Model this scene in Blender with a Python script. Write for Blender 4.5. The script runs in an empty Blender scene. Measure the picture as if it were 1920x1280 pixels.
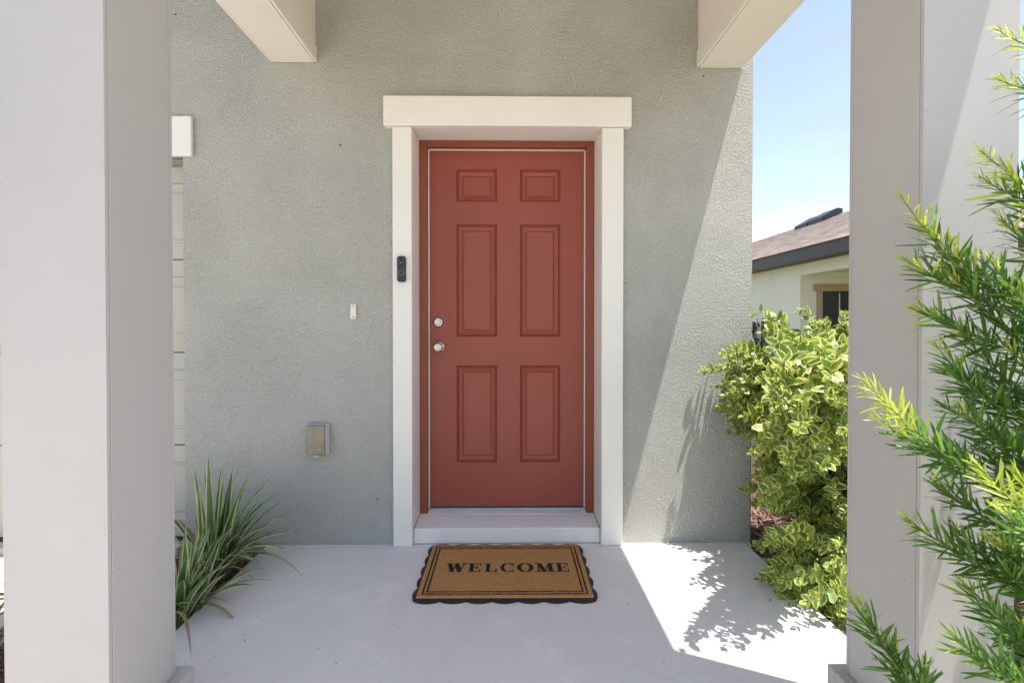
import bpy, bmesh, math, random
from mathutils import Vector, Matrix, noise as mnoise
R = math.radians
rnd = random.Random(7)
scene = bpy.context.scene
COL = scene.collection

# ------------------------------------------------------------------ camera, sky, sun, exposure
F_PX, CAM, YAW, PITCH, SHY = 890.0, Vector((0, -2.54, 1.18)), -0.75, -0.6, -0.01286
cd = bpy.data.cameras.new('camera'); cam = bpy.data.objects.new('camera', cd); COL.objects.link(cam)
cd.sensor_width = 36; cd.lens = F_PX / 1920 * 36; cd.shift_y = SHY; cd.clip_start = .02; cd.clip_end = 3000
cam.location = CAM; cam.rotation_euler = (R(90 + PITCH), 0, R(YAW)); scene.camera = cam

SUN_D = Vector((-.2565, .118, -1)).normalized()          # the way the light travels
to_sun = -SUN_D
elev = math.asin(to_sun.z); azim = math.atan2(to_sun.x, to_sun.y)
w = bpy.data.worlds.new('World'); scene.world = w; w.use_nodes = True
nt = w.node_tree; nt.nodes.clear()
sk = nt.nodes.new('ShaderNodeTexSky'); sk.sky_type = 'NISHITA'; sk.sun_disc = False
sk.sun_elevation = elev; sk.sun_rotation = azim; sk.air_density = 1.0; sk.dust_density = .7; sk.ozone_density = 1.6
bg = nt.nodes.new('ShaderNodeBackground'); bg.inputs['Strength'].default_value = .088
wo = nt.nodes.new('ShaderNodeOutputWorld')
tn = nt.nodes.new('ShaderNodeMix'); tn.data_type = 'RGBA'; tn.blend_type = 'MULTIPLY'; tn.inputs[0].default_value = 1; tn.inputs[7].default_value = (1.0, .865, .78, 1)
nt.links.new(sk.outputs[0], tn.inputs[6])
wc = nt.nodes.new('ShaderNodeTexCoord'); wm = nt.nodes.new('ShaderNodeMapping'); wm.inputs['Scale'].default_value = (2.2, 2.2, 9.0)
wn = nt.nodes.new('ShaderNodeTexNoise'); wn.inputs['Scale'].default_value = 1.6; wn.inputs['Detail'].default_value = 7; wn.inputs['Roughness'].default_value = .62
wr = nt.nodes.new('ShaderNodeMapRange'); wr.inputs[1].default_value = .44; wr.inputs[2].default_value = .72; wr.inputs[3].default_value = 0; wr.inputs[4].default_value = .45
cm = nt.nodes.new('ShaderNodeMix'); cm.data_type = 'RGBA'; cm.inputs[7].default_value = (1.9, 1.92, 2.0, 1)
nt.links.new(wc.outputs['Generated'], wm.inputs[0]); nt.links.new(wm.outputs[0], wn.inputs['Vector']); nt.links.new(wn.outputs['Fac'], wr.inputs[0])
nt.links.new(wr.outputs[0], cm.inputs[0]); nt.links.new(tn.outputs[2], cm.inputs[6]); nt.links.new(cm.outputs[2], bg.inputs[0]); nt.links.new(bg.outputs[0], wo.inputs[0])
sd = bpy.data.lights.new('sun', 'SUN'); sd.energy = 2.2; sd.angle = R(.5); sd.color = (1, .96, .90)
so = bpy.data.objects.new('sun', sd); COL.objects.link(so); so.location = (3, -2, 9)
so.rotation_euler = SUN_D.to_track_quat('-Z', 'Y').to_euler()
vs = scene.view_settings
vs.view_transform = 'Standard'; vs.look = 'None'; vs.gamma = 1; vs.exposure = 2.10; vs.use_curve_mapping = False
scene.cycles.max_bounces = 8; scene.cycles.diffuse_bounces = 5; scene.cycles.use_denoising = True

CAMI = cam.rotation_euler.to_matrix().inverted()
def project(p):
    v = CAMI @ (Vector(p) - CAM)
    d = -v.z
    if d < .05: return None
    return (960 + F_PX * v.x / d, 640 - F_PX * v.y / d + SHY * 1920, d)
def at(px, py, y):                                       # the point seen at a pixel on the plane y = const
    v = Vector(((px - 960) / F_PX, -(py - 640 - SHY * 1920) / F_PX, -1))
    v = CAMI.inverted() @ v
    return CAM + v * ((y - CAM.y) / v.y)

# ------------------------------------------------------------------ object helpers
def link(name, me, mat=None, parent=None, kind=None, label=None):
    o = bpy.data.objects.new(name, me); COL.objects.link(o)
    if mat is not None:
        for m in (mat if isinstance(mat, (list, tuple)) else [mat]): me.materials.append(m)
    if parent is not None: o.parent = parent
    if kind: o['kind'] = kind
    if label: o['label'] = label
    return o
def thing(name, label, cat, loc=(0, 0, 0), group=None):
    o = bpy.data.objects.new(name, None); COL.objects.link(o)
    o.location = loc; o.empty_display_size = .1; o['label'] = label; o['category'] = cat
    if group: o['group'] = group
    return o
class MB:
    """collects shapes into one bmesh"""
    def __init__(s): s.bm = bmesh.new()
    def box(s, x0, x1, y0, y1, z0, z1, bev=0, seg=2, mi=0):
        b = bmesh.new()
        bmesh.ops.create_cube(b, size=1)
        for v in b.verts:
            v.co = ((x0 + x1) / 2 + v.co.x * (x1 - x0), (y0 + y1) / 2 + v.co.y * (y1 - y0), (z0 + z1) / 2 + v.co.z * (z1 - z0))
        if bev: bmesh.ops.bevel(b, geom=b.edges[:], offset=bev, segments=seg, affect='EDGES', profile=.5)
        s.merge(b, mi); return s
    def merge(s, b, mi=0):
        m = {v: s.bm.verts.new(v.co) for v in b.verts}
        for f in b.faces:
            try: nf = s.bm.faces.new([m[v] for v in f.verts]); nf.material_index = mi; nf.smooth = f.smooth
            except ValueError: pass
        b.free()
    def prism(s, pts, z0, z1, bev=0, axis='z', mi=0):
        b = bmesh.new()
        def P(x, y, z): return {'z': (x, y, z), 'y': (x, z, y), 'x': (z, x, y)}[axis]
        lo = [b.verts.new(P(x, y, z0)) for x, y in pts]; hi = [b.verts.new(P(x, y, z1)) for x, y in pts]
        n = len(pts)
        b.faces.new(lo[::-1]); top = b.faces.new(hi)
        for i in range(n): b.faces.new((lo[i], lo[(i + 1) % n], hi[(i + 1) % n], hi[i]))
        bmesh.ops.recalc_face_normals(b, faces=b.faces[:])
        if bev: bmesh.ops.bevel(b, geom=list(top.edges), offset=bev, segments=2, affect='EDGES')
        s.merge(b, mi); return s
    def lathe(s, prof, c, axis=Vector((0, -1, 0)), n=28, mi=0, cap=True):
        q = Vector((0, 0, 1)).rotation_difference(axis); c = Vector(c); b = bmesh.new(); rings = []
        for r, h in prof:
            rings.append([b.verts.new(c + q @ Vector((r * math.cos(2 * math.pi * k / n), r * math.sin(2 * math.pi * k / n), h))) for k in range(n)])
        for a, d in zip(rings, rings[1:]):
            for k in range(n):
                f = b.faces.new((a[k], a[(k + 1) % n], d[(k + 1) % n], d[k])); f.smooth = True
        if cap: b.faces.new(rings[-1]); b.faces.new(rings[0][::-1])
        bmesh.ops.recalc_face_normals(b, faces=b.faces[:])
        s.merge(b, mi); return s
    def tube(s, pts, r0, r1, n=6, mi=0):
        b = bmesh.new(); rings = []; m = len(pts)
        for i, p in enumerate(pts):
            d = (pts[min(i + 1, m - 1)] - pts[max(i - 1, 0)]).normalized()
            q = Vector((0, 0, 1)).rotation_difference(d); r = r0 + (r1 - r0) * i / (m - 1)
            rings.append([b.verts.new(p + q @ Vector((r * math.cos(6.2832 * k / n), r * math.sin(6.2832 * k / n), 0))) for k in range(n)])
        for a, d in zip(rings, rings[1:]):
            for k in range(n):
                f = b.faces.new((a[k], a[(k + 1) % n], d[(k + 1) % n], d[k])); f.smooth = True
        b.faces.new(rings[-1]); s.merge(b, mi); return s
    def mesh(s, name):
        me = bpy.data.meshes.new(name); bmesh.ops.recalc_face_normals(s.bm, faces=s.bm.faces[:])
        s.bm.to_mesh(me); s.bm.free(); return me
    def build(s, name, mat, parent=None, kind=None, label=None): return link(name, s.mesh(name), mat, parent, kind, label)

# ------------------------------------------------------------------ materials
def nodes(m):
    m.use_nodes = True; n = m.node_tree.nodes; n.clear()
    out = n.new('ShaderNodeOutputMaterial'); p = n.new('ShaderNodeBsdfPrincipled')
    m.node_tree.links.new(p.outputs[0], out.inputs[0])
    return m.node_tree, n, m.node_tree.links.new, p, out
def noise(n, l, co, scale, detail=4, rough=.55, dist=0):
    t = n.new('ShaderNodeTexNoise'); t.inputs['Scale'].default_value = scale; t.inputs['Detail'].default_value = detail
    t.inputs['Roughness'].default_value = rough; t.inputs['Distortion'].default_value = dist
    l(co, t.inputs['Vector']); return t.outputs['Fac']
def ramp(n, l, fac, stops):
    r = n.new('ShaderNodeValToRGB'); e = r.color_ramp.elements
    for i, (p, c) in enumerate(stops):
        x = e[i] if i < 2 else e.new(p)
        x.position = p; x.color = (*c, 1) if len(c) == 3 else c
    l(fac, r.inputs[0]); return r.outputs[0]
def g(v): return (v, v, v)
def mixc(n, l, fac, a, b, mode='MIX'):
    m = n.new('ShaderNodeMix'); m.data_type = 'RGBA'; m.blend_type = mode
    if isinstance(fac, (int, float)): m.inputs[0].default_value = fac
    else: l(fac, m.inputs[0])
    for i, c in ((6, a), (7, b)):
        if isinstance(c, tuple): m.inputs[i].default_value = (*c, 1) if len(c) == 3 else c
        else: l(c, m.inputs[i])
    return m.outputs[2]
def math_(n, l, op, a, b=0.0):
    m = n.new('ShaderNodeMath'); m.operation = op
    for i, c in ((0, a), (1, b)):
        if isinstance(c, (int, float)): m.inputs[i].default_value = c
        else: l(c, m.inputs[i])
    return m.outputs[0]
def bump(n, l, p, h, strength, dist):
    b = n.new('ShaderNodeBump'); b.inputs['Strength'].default_value = strength; b.inputs['Distance'].default_value = dist
    l(h, b.inputs['Height']); l(b.outputs[0], p.inputs['Normal']); return b
def M(name, col, rough=.6, var=.08, vs=4, bs=0, bd=.001, bst=.5, metal=0, spec=.5, tint=None):
    m = bpy.data.materials.new(name); t, n, l, p, out = nodes(m)
    co = n.new('ShaderNodeTexCoord').outputs['Object']
    a = noise(n, l, co, vs, 5)
    c2 = tint or tuple(min(1, x * (1 + var)) for x in col)
    c = ramp(n, l, a, [(.3, tuple(x * (1 - var) for x in col)), (.7, c2)])
    l(c, p.inputs['Base Color'])
    p.inputs['Roughness'].default_value = rough; p.inputs['Metallic'].default_value = metal
    p.inputs['Specular IOR Level'].default_value = spec
    if bs: bump(n, l, p, noise(n, l, co, bs, 4), bst, bd)
    return m
def stucco(name, col, col2, b1=92, b2=230, dist=.0085, strength=.9):
    m = bpy.data.materials.new(name); t, n, l, p, out = nodes(m)
    co = n.new('ShaderNodeTexCoord').outputs['Object']
    big = noise(n, l, co, 1.3, 4); fine = noise(n, l, co, 160, 3)
    c = ramp(n, l, big, [(.3, col), (.72, col2)])
    c = mixc(n, l, .22, c, ramp(n, l, fine, [(.35, g(.25)), (.65, g(.75))]), 'OVERLAY')
    # pinholes of the plaster
    v = n.new('ShaderNodeTexVoronoi'); v.inputs['Scale'].default_value = 26; l(co, v.inputs['Vector'])
    pin = ramp(n, l, v.outputs['Distance'], [(.035, g(.62)), (.07, g(1))])
    c = mixc(n, l, .5, c, pin, 'MULTIPLY')
    l(c, p.inputs['Base Color']); p.inputs['Roughness'].default_value = .88; p.inputs['Specular IOR Level'].default_value = .25
    h1 = noise(n, l, co, b1, 3, .6, .6); h2 = noise(n, l, co, b2, 3)
    h = math_(n, l, 'ADD', ramp(n, l, h1, [(.36, g(0)), (.6, g(1))]), math_(n, l, 'MULTIPLY', h2, .55))
    h = math_(n, l, 'MULTIPLY', h, ramp(n, l, noise(n, l, co, 2.6, 3), [(.3, g(.45)), (.7, g(1))]))
    h = math_(n, l, 'ADD', h, math_(n, l, 'MULTIPLY', noise(n, l, co, 9, 3), 1.2))
    bump(n, l, p, h, strength, dist)
    return m
M_STUCCO = stucco('stucco_grey_green', (.465, .47, .425), (.55, .535, .485))
M_TRIM = M('trim_cream_white', (.78, .75, .69), .6, .03, 2, 90, .0012, .5)
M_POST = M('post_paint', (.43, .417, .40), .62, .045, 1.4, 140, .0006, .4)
M_BEAM = M('beam_paint', (.78, .735, .66), .62, .03, 2, 120, .0008, .4)
M_CEIL = M('ceiling_paint', (.74, .70, .63), .7, .04, 2)
M_DOOR = M('door_red_paint', (.285, .061, .034), .5, .05, 1.6, 420, .0004, .25)
M_FRAME = M('frame_red_paint', (.25, .056, .027), .45, .08, 6, 150, .0008, .3)
M_STRIP = M('weatherstrip_white', (.8, .76, .7), .5, .03)
M_NICKEL = M('satin_nickel', (.62, .59, .55), .28, .05, 20, metal=1)
M_ALU = M('threshold_aluminium', (.60, .60, .62), .42, .08, 14, metal=.7)
M_BLACK = M('black_plastic', (.018, .019, .022), .38, .1, 8)
M_LENS = M('lens_glass', (.008, .009, .012), .08, .1, 8)
M_RING = M('ring_grey', (.22, .22, .23), .35, .05)
M_GREYMETAL = M('grey_cast_metal', (.42, .43, .43), .5, .08, 12)
M_BRONZE = M('bronze_lid', (.27, .235, .175), .4, .2, 18, metal=.25)
M_IVORY = M('ivory_plastic', (.74, .69, .58), .45, .06, 20)
M_GARAGE = M('garage_door_paint', (.44, .425, .365), .55, .04, 2, 300, .0004, .3)
M_DARKRUB = M('black_rubber', (.02, .02, .022), .6, .2, 30, 200, .001, .4)
M_DARK = M('dark_gap', (.012, .011, .010), .8)
M_NAIL = M('nail_rust', (.10, .08, .07), .7)
M_ROOFDARK = M('fascia_dark_brown', (.060, .053, .052), .55, .06, 3)
M_NWALL = stucco('stucco_pale_cream', (.78, .76, .63), (.82, .80, .68), 40, 120, .004, .5)
M_NTRIM = M('trim_tan', (.42, .33, .20), .6, .05)
M_NDOOR = M('door_charcoal', (.022, .021, .022), .5, .08)
def concrete(name, a, b, patch, rough=.72):
    m = bpy.data.materials.new(name); t, n, l, p, out = nodes(m)
    co = n.new('ShaderNodeTexCoord').outputs['Object']
    c = ramp(n, l, noise(n, l, co, 2.2, 6, .6), [(.3, a), (.7, b)])
    pt = ramp(n, l, noise(n, l, co, 5.0, 7, .68, .5), [(.55, g(0)), (.66, g(1))])
    c = mixc(n, l, math_(n, l, 'MULTIPLY', pt, .65), c, patch)
    sp = mixc(n, l, 1, ramp(n, l, noise(n, l, co, 55, 5, .7), [(.64, g(1)), (.72, g(.66))]), ramp(n, l, noise(n, l, co, 420, 2, .6), [(.3, g(.86)), (.6, g(1.0))]), 'MULTIPLY')
    c = mixc(n, l, .7, c, sp, 'MULTIPLY')
    v = n.new('ShaderNodeTexVoronoi'); v.feature = 'DISTANCE_TO_EDGE'; v.inputs['Scale'].default_value = 1.1
    d = n.new('ShaderNodeVectorMath'); d.operation = 'ADD'; l(co, d.inputs[0])
    nz = n.new('ShaderNodeTexNoise'); nz.inputs['Scale'].default_value = 3; nz.inputs['Detail'].default_value = 6; l(co, nz.inputs['Vector'])
    sc = n.new('ShaderNodeVectorMath'); sc.operation = 'SCALE'; sc.inputs['Scale'].default_value = .5; l(nz.outputs['Color'], sc.inputs[0]); l(sc.outputs[0], d.inputs[1])
    l(d.outputs[0], v.inputs['Vector'])
    crack = ramp(n, l, v.outputs['Distance'], [(.0, g(.8)), (.006, g(1))])
    c = mixc(n, l, .35, c, crack, 'MULTIPLY')
    l(c, p.inputs['Base Color']); p.inputs['Roughness'].default_value = rough; p.inputs['Specular IOR Level'].default_value = .3
    h = math_(n, l, 'ADD', noise(n, l, co, 30, 6, .6), math_(n, l, 'MULTIPLY', noise(n, l, co, 260, 3), .4))
    bump(n, l, p, h, .35, .003)
    return m
M_SLAB = concrete('porch_concrete', (.67, .66, .64), (.72, .71, .69), (.79, .78, .76))
M_STEP = concrete('step_painted_concrete', (.76, .745, .71), (.80, .785, .755), (.83, .82, .80))
M_DRIVE = concrete('driveway_concrete', (.60, .545, .47), (.68, .615, .535), (.72, .66, .58))
M_GROUND = M('lawn_green', (.16, .155, .085), .9, .35, 1.2, 60, .02, .8)
M_SOIL = M('mulch_soil', (.07, .04, .027), .95, .4, 30, 60, .02, 1)
def chipmat(name, cols):
    m = bpy.data.materials.new(name); t, n, l, p, out = nodes(m)
    at_ = n.new('ShaderNodeAttribute'); at_.attribute_name = 'rnd'
    oi = n.new('ShaderNodeObjectInfo')
    f = math_(n, l, 'FRACT', math_(n, l, 'ADD', at_.outputs['Fac'], oi.outputs['Random']))
    k = len(cols); l(ramp(n, l, f, [(i / (k - 1), c) for i, c in enumerate(cols)]), p.inputs['Base Color'])
    p.inputs['Roughness'].default_value = .85
    co = n.new('ShaderNodeTexCoord').outputs['Object']
    bump(n, l, p, noise(n, l, co, 180, 3), .5, .002)
    return m
M_CHIP = chipmat('mulch_chips', [(.09, .045, .03), (.20, .11, .08), (.13, .07, .05), (.30, .19, .15), (.16, .09, .06)])
M_STRAW = chipmat('dry_straw', [(.16, .10, .055), (.28, .20, .11), (.12, .075, .04), (.34, .26, .15)])
M_SHINGLE = chipmat('shingles_brown', [(.15, .118, .10), (.25, .20, .168), (.18, .143, .122), (.31, .25, .205), (.21, .167, .14)])
M_COIR = chipmat('coir_fibre', [(.56, .30, .105), (.68, .395, .155), (.42, .215, .07), (.76, .48, .22)])
M_INK = chipmat('coir_fibre_black', [(.014, .012, .010), (.03, .024, .018), (.02, .016, .012)])
def leafmat(name, green, green2, edge=None, edge2=None, lim=.62, trans=.35, rough=.42, stripe=False):
    m = bpy.data.materials.new(name); t, n, l, p, out = nodes(m)
    at_ = n.new('ShaderNodeAttribute'); at_.attribute_name = 'rnd'
    oi = n.new('ShaderNodeObjectInfo')
    f = math_(n, l, 'FRACT', math_(n, l, 'ADD', at_.outputs['Fac'], oi.outputs['Random']))
    gr = mixc(n, l, f, green, green2)
    uv = n.new('ShaderNodeUVMap').outputs[0]
    sx = n.new('ShaderNodeSeparateXYZ'); l(uv, sx.inputs[0])
    if edge:
        nz = n.new('ShaderNodeTexNoise'); nz.inputs['Scale'].default_value = 5; nz.inputs['Detail'].default_value = 3
        off = n.new('ShaderNodeCombineXYZ'); l(math_(n, l, 'MULTIPLY', f, 37), off.inputs[2]); 
        ad = n.new('ShaderNodeVectorMath'); ad.operation = 'ADD'; l(uv, ad.inputs[0]); l(off.outputs[0], ad.inputs[1]); l(ad.outputs[0], nz.inputs['Vector'])
        a = math_(n, l, 'ABSOLUTE', math_(n, l, 'SUBTRACT', math_(n, l, 'MULTIPLY', sx.outputs[0], 2), 1))
        if not stripe:
            b = math_(n, l, 'ABSOLUTE', math_(n, l, 'SUBTRACT', math_(n, l, 'MULTIPLY', sx.outputs[1], 2), 1))
            a = math_(n, l, 'MAXIMUM', a, math_(n, l, 'POWER', b, 3))
        a = math_(n, l, 'ADD', a, math_(n, l, 'MULTIPLY', math_(n, l, 'SUBTRACT', nz.outputs['Fac'], .5), .8 if not stripe else .3))
        lm = math_(n, l, 'ADD', lim - (.30 if not stripe else .1), math_(n, l, 'MULTIPLY', math_(n, l, 'FRACT', math_(n, l, 'MULTIPLY', f, 7.3)), .48 if not stripe else .2))
        fac = math_(n, l, 'MULTIPLY', math_(n, l, 'SUBTRACT', a, lm), 9)
        cl = n.new('ShaderNodeClamp'); l(fac, cl.inputs[0])
        ed = mixc(n, l, math_(n, l, 'FRACT', math_(n, l, 'MULTIPLY', f, 3.7)), edge, edge2 or edge)
        c = mixc(n, l, cl.outputs[0], gr, ed)
    else:
        mid = ramp(n, l, math_(n, l, 'ABSOLUTE', math_(n, l, 'SUBTRACT', sx.outputs[0], .5)), [(0, g(1.35)), (.12, g(1))])
        c = mixc(n, l, 1, gr, mid, 'MULTIPLY')
    l(c, p.inputs['Base Color']); p.inputs['Roughness'].default_value = rough; p.inputs['Specular IOR Level'].default_value = .45
    tr = n.new('ShaderNodeBsdfTranslucent'); l(c, tr.inputs[0])
    mx = n.new('ShaderNodeMixShader'); mx.inputs[0].default_value = trans
    l(p.outputs[0], mx.inputs[1]); l(tr.outputs[0], mx.inputs[2]); l(mx.outputs[0], out.inputs[0])
    return m
M_VLEAF = leafmat('variegated_leaf', (.10, .20, .03), (.24, .35, .06), (.70, .68, .13), (.80, .78, .32), .70)
M_PDARK = leafmat('needle_dark', (.065, .16, .024), (.12, .24, .036), trans=.4, rough=.35)
M_PMID = leafmat('needle_mid', (.11, .25, .035), (.18, .34, .05), trans=.4, rough=.38)
M_PLIME = leafmat('needle_lime', (.36, .48, .04), (.54, .58, .09), trans=.4, rough=.42)
M_FLAX = leafmat('striped_blade', (.095, .19, .05), (.18, .28, .08), (.62, .67, .38), (.72, .74, .46), .60, .3, .45, True)
M_DRYBLADE = leafmat('dry_blade', (.26, .18, .09), (.36, .27, .15), trans=.2, rough=.7)
M_BARK = M('stem_bark', (.16, .12, .075), .85, .3, 30, 120, .002, .8)
M_GSTEM = M('green_stem', (.12, .17, .04), .6, .3, 20)
M_DLEAF = leafmat('dark_shrub_leaf', (.025, .045, .018), (.045, .075, .03), trans=.2)

# ------------------------------------------------------------------ ground, slab, paths
G = -.075
MB().box(-700, 700, -700, 700, G - .6, G - .09).build('ground', M_GROUND, kind='structure')
MB().box(-1.272, 1.288, -1.40, 0, -.16, 0, .006).build('porch_floor', M_SLAB, kind='structure')
MB().box(-2.0, 1.18, -2.24, -1.412, -.2, -.012, .006).box(-2.0, 7.5, -10, -2.2445, -.2, -.012, .006).build('bounce_paving', M_DRIVE, kind='structure')  # unseen pale paving, broadened to bounce sunlight into the porch shade
MB().box(-9.5, -2.02, -10, -.02, -.2, -.035, .006).box(-7.2, -1.74, -.016, .6, -.2, -.006, .004).build('driveway', M_DRIVE, kind='structure')
def bed(name, x0, x1, y0, y1, z, seed):
    bm = bmesh.new(); nx, ny = max(2, int((x1 - x0) / .05)), max(2, int((y1 - y0) / .05))
    vs_ = [[bm.verts.new((x0 + (x1 - x0) * i / nx, y0 + (y1 - y0) * j / ny,
            z + .03 * mnoise.noise(Vector((i * .21 + seed, j * .21, 0))))) for j in range(ny + 1)] for i in range(nx + 1)]
    for i in range(nx):
        for j in range(ny): bm.faces.new((vs_[i][j], vs_[i + 1][j], vs_[i + 1][j + 1], vs_[i][j + 1])).smooth = True
    me = bpy.data.meshes.new(name); bm.to_mesh(me); bm.free()
    return link(name, me, M_SOIL, kind='structure')
bed('mulch_bed', 1.292, 3.2, -2.2, 3.5, -.07, 3)
bed('mulch_bed', -2.016, -1.276, -1.41, -.004, -.075, 9)
bed('mulch_bed', 1.19, 1.290, -2.2, -1.41, -.07, 5)
def scatter(name, mat, n, area, size, zfun, seed, flat=.35):
    r = random.Random(seed); V = []; Fs = []; A = []
    for i in range(n):
        x0, x1, y0, y1 = area
        c = Vector((r.uniform(x0, x1), r.uniform(y0, y1), zfun + r.uniform(0, .025 if zfun < 0 else .001)))
        L, W, T = r.uniform(*size[0]), r.uniform(*size[1]), size[2]
        q = Matrix.Rotation(r.uniform(0, 6.283), 3, 'Z') @ Matrix.Rotation(r.gauss(0, flat), 3, 'Y') @ Matrix.Rotation(r.gauss(0, flat), 3, 'X')
        k = len(V); s2 = r.uniform(.4, 1)
        for dx, dy, dz in ((-1, -1, -1), (1, -s2, -1), (1, s2, -1), (-1, 1, -1), (-1, -1, 1), (1, -s2, 1), (1, s2, 1), (-1, 1, 1)):
            V.append(c + q @ Vector((dx * L / 2, dy * W / 2, dz * T / 2)))
        for f in ((0, 3, 2, 1), (4, 5, 6, 7), (0, 1, 5, 4), (1, 2, 6, 5), (2, 3, 7, 6), (3, 0, 4, 7)): Fs.append([k + a for a in f])
        A.append(r.random())
    me = bpy.data.meshes.new(name); me.from_pydata(V, [], Fs); me.update()
    at_ = me.attributes.new('rnd', 'FLOAT', 'FACE'); at_.data.foreach_set('value', [a for a in A for _ in range(6)])
    return link(name, me, mat, kind='stuff')
scatter('mulch_chips', M_CHIP, 9000, (1.295, 2.4, -1.5, 1.2), ((.02, .07), (.008, .022), .006), -.07, 1)
scatter('mulch_chips', M_CHIP, 5000, (-2.01, -1.285, -1.4, -.01), ((.02, .06), (.008, .02), .005), -.08, 2)
scatter('pine_straw', M_STRAW, 1800, (-1.9, -1.285, -1.39, -.02), ((.06, .18), (.0015, .003), .002), -.062, 4, .12)

scatter('grit', M_CHIP, 38, (-1.2, 1.25, -1.1, -.03), ((.002, .008), (.0015, .003), .0015), .002, 11, .1)

# ------------------------------------------------------------------ the house
house = thing('house', 'grey-green stucco house with white trimmed porch and red-brown front door', 'house')
def grid_wall(xs, zs, y0, y1, skip):
    bm = bmesh.new(); fill = lambda i, k: 0 <= i < len(xs) - 1 and 0 <= k < len(zs) - 1 and not skip((xs[i] + xs[i + 1]) / 2, (zs[k] + zs[k + 1]) / 2)
    def q(*p): bm.faces.new([bm.verts.new(v) for v in p])
    for i in range(len(xs) - 1):
        for k in range(len(zs) - 1):
            if not fill(i, k): continue
            a, b, c, d = xs[i], xs[i + 1], zs[k], zs[k + 1]
            q((a, y0, c), (b, y0, c), (b, y0, d), (a, y0, d)); q((a, y1, d), (b, y1, d), (b, y1, c), (a, y1, c))
            if not fill(i - 1, k): q((a, y0, d), (a, y1, d), (a, y1, c), (a, y0, c))
            if not fill(i + 1, k): q((b, y0, c), (b, y1, c), (b, y1, d), (b, y0, d))
            if not fill(i, k - 1): q((a, y0, c), (a, y1, c), (b, y1, c), (b, y0, c))
            if not fill(i, k + 1): q((a, y0, d), (b, y0, d), (b, y1, d), (a, y1, d))
    bmesh.ops.remove_doubles(bm, verts=bm.verts[:], dist=1e-5); bmesh.ops.recalc_face_normals(bm, faces=bm.faces[:])
    return bm
WX = 1.331; GX = at(345, 600, 0).x
bmw = grid_wall([-7.5, -6.6, GX, -.508, .522, WX], [-.3, 0.002, 2.085, 2.237, 3.35], 0, .22,
                lambda x, z: (-.508 < x < .522 and 0 < z < 2.237) or (-6.6 < x < GX and z < 2.085))
# round the outside corner a little
ce = [e for e in bmw.edges if all(abs(v.co.x - WX) < 1e-4 and abs(v.co.y) < 1e-4 for v in e.verts)]
bmesh.ops.bevel(bmw, geom=ce, offset=.012, segments=3, affect='EDGES')
me = bpy.data.meshes.new('wall'); bmw.to_mesh(me); bmw.free()
wall = link('wall', me, M_STUCCO, house)
MB().box(WX - .20, WX - .002, .222, 9, -.3, 3.35).box(-7.5, -7.3, .222, 9, -.3, 3.35).box(-7.3, WX - .202, 8.8, 9, -.3, 3.35).build('wall', M_STUCCO, house)
# a few dark specks on the stucco
sp = MB()
for px, py, r_ in ((638, 272, .006), (1319, 143, .006), (329, 28, .005), (1173, 530, .004), (707, 935, .005), (724, 405, .003), (560, 700, .003)):
    p_ = at(px, py, 0); sp.lathe([(r_, -.001), (r_ * .8, .003), (r_ * .3, .004)], (p_.x, 0, p_.z), n=7)
sp.build('speck', M_NAIL, wall, kind='stuff')
# roof over the house body
ro = MB(); ro.prism([(-.42, 3.35), (9.4, 3.35), (9.4, 3.42), (4.5, 5.4), (-.42, 3.42)], -7.9, WX + .02, axis='x'); ro.build('roof', M_SHINGLE, house)
MB().box(-7.9, WX + .02, -.45, -.424, 3.27, 3.43, .003).build('fascia', M_ROOFDARK, house)
# unseen near-black board added to keep the interior behind the door dark
MB().box(-.8, .8, .36, .40, -.02, 2.4).build('dark_back_board', M_DARK, house)

# --- door casing: header, two legs, reveal lining
DL, DR, ZT = -.493, .507, 2.222
hl, hr = at(718, 210, -.052), at(1185, 210, -.052); hz1, hz0 = at(960, 180, -.052).z, at(960, 236, -.052).z
cas = MB().box(hl.x, hr.x, -.052, -.001, hz0, hz1, .005).build('door_casing', M_TRIM, house)
MB().box(at(736, 600, -.04).x, DL, -.040, -.001, .001, hz0 - .0015, .005).build('casing_leg', M_TRIM, cas)
MB().box(DR, at(1169, 600, -.04).x, -.040, -.001, .001, hz0 - .0015, .005).build('casing_leg', M_TRIM, cas)
rl = MB()
rl.box(DL - .014, DL - .0005, 0.0005, .19, .086, ZT + .013); rl.box(DR + .0005, DR + .014, 0.0005, .19, .086, ZT + .013)
rl.box(DL, DR, .0005, .19, ZT, ZT + .013)
rl.build('reveal', M_TRIM, cas)
# --- concrete step under the door
st = bmesh.new(); sp_ = MB()
sp_.prism([(-.006, .0015), (.32, .0015), (.32, .088), (.19, .090), (-.006, .083)], DL + .001, DR - .001, axis='x', bev=0)
stp = sp_.build('door_step', M_STEP, house)
bv = stp.modifiers.new('bevel', 'BEVEL'); bv.width = .005; bv.segments = 3
# --- red frame
YF, YD = .19, .232
fr = MB()
fr.box(DL + .001, DL + .043, YF - .012, YF + .16, .072, ZT - .001, .003)
fr.box(DR - .043, DR - .001, YF - .012, YF + .16, .072, ZT - .001, .003)
fr.box(DL + .0435, DR - .0435, YF - .012, YF + .16, ZT - .036, ZT - .001, .003)
frame = fr.build('door_frame', M_FRAME, house)
X0, X1 = DL + .046, DR - .046
ZB, ZD = .104, 2.182
ws = MB()
ws.box(DL + .0435, X0 + .004, YD - .010, YD + .02, ZB, ZD + .006, .001); ws.box(X1 - .004, DR - .0435, YD - .010, YD + .02, ZB, ZD + .006, .001)
ws.box(X0 + .005, X1 - .005, YD - .010, YD + .02, ZD - .001, ZD + .007, .001)
ws.build('weatherstrip', M_STRIP, frame)
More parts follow.
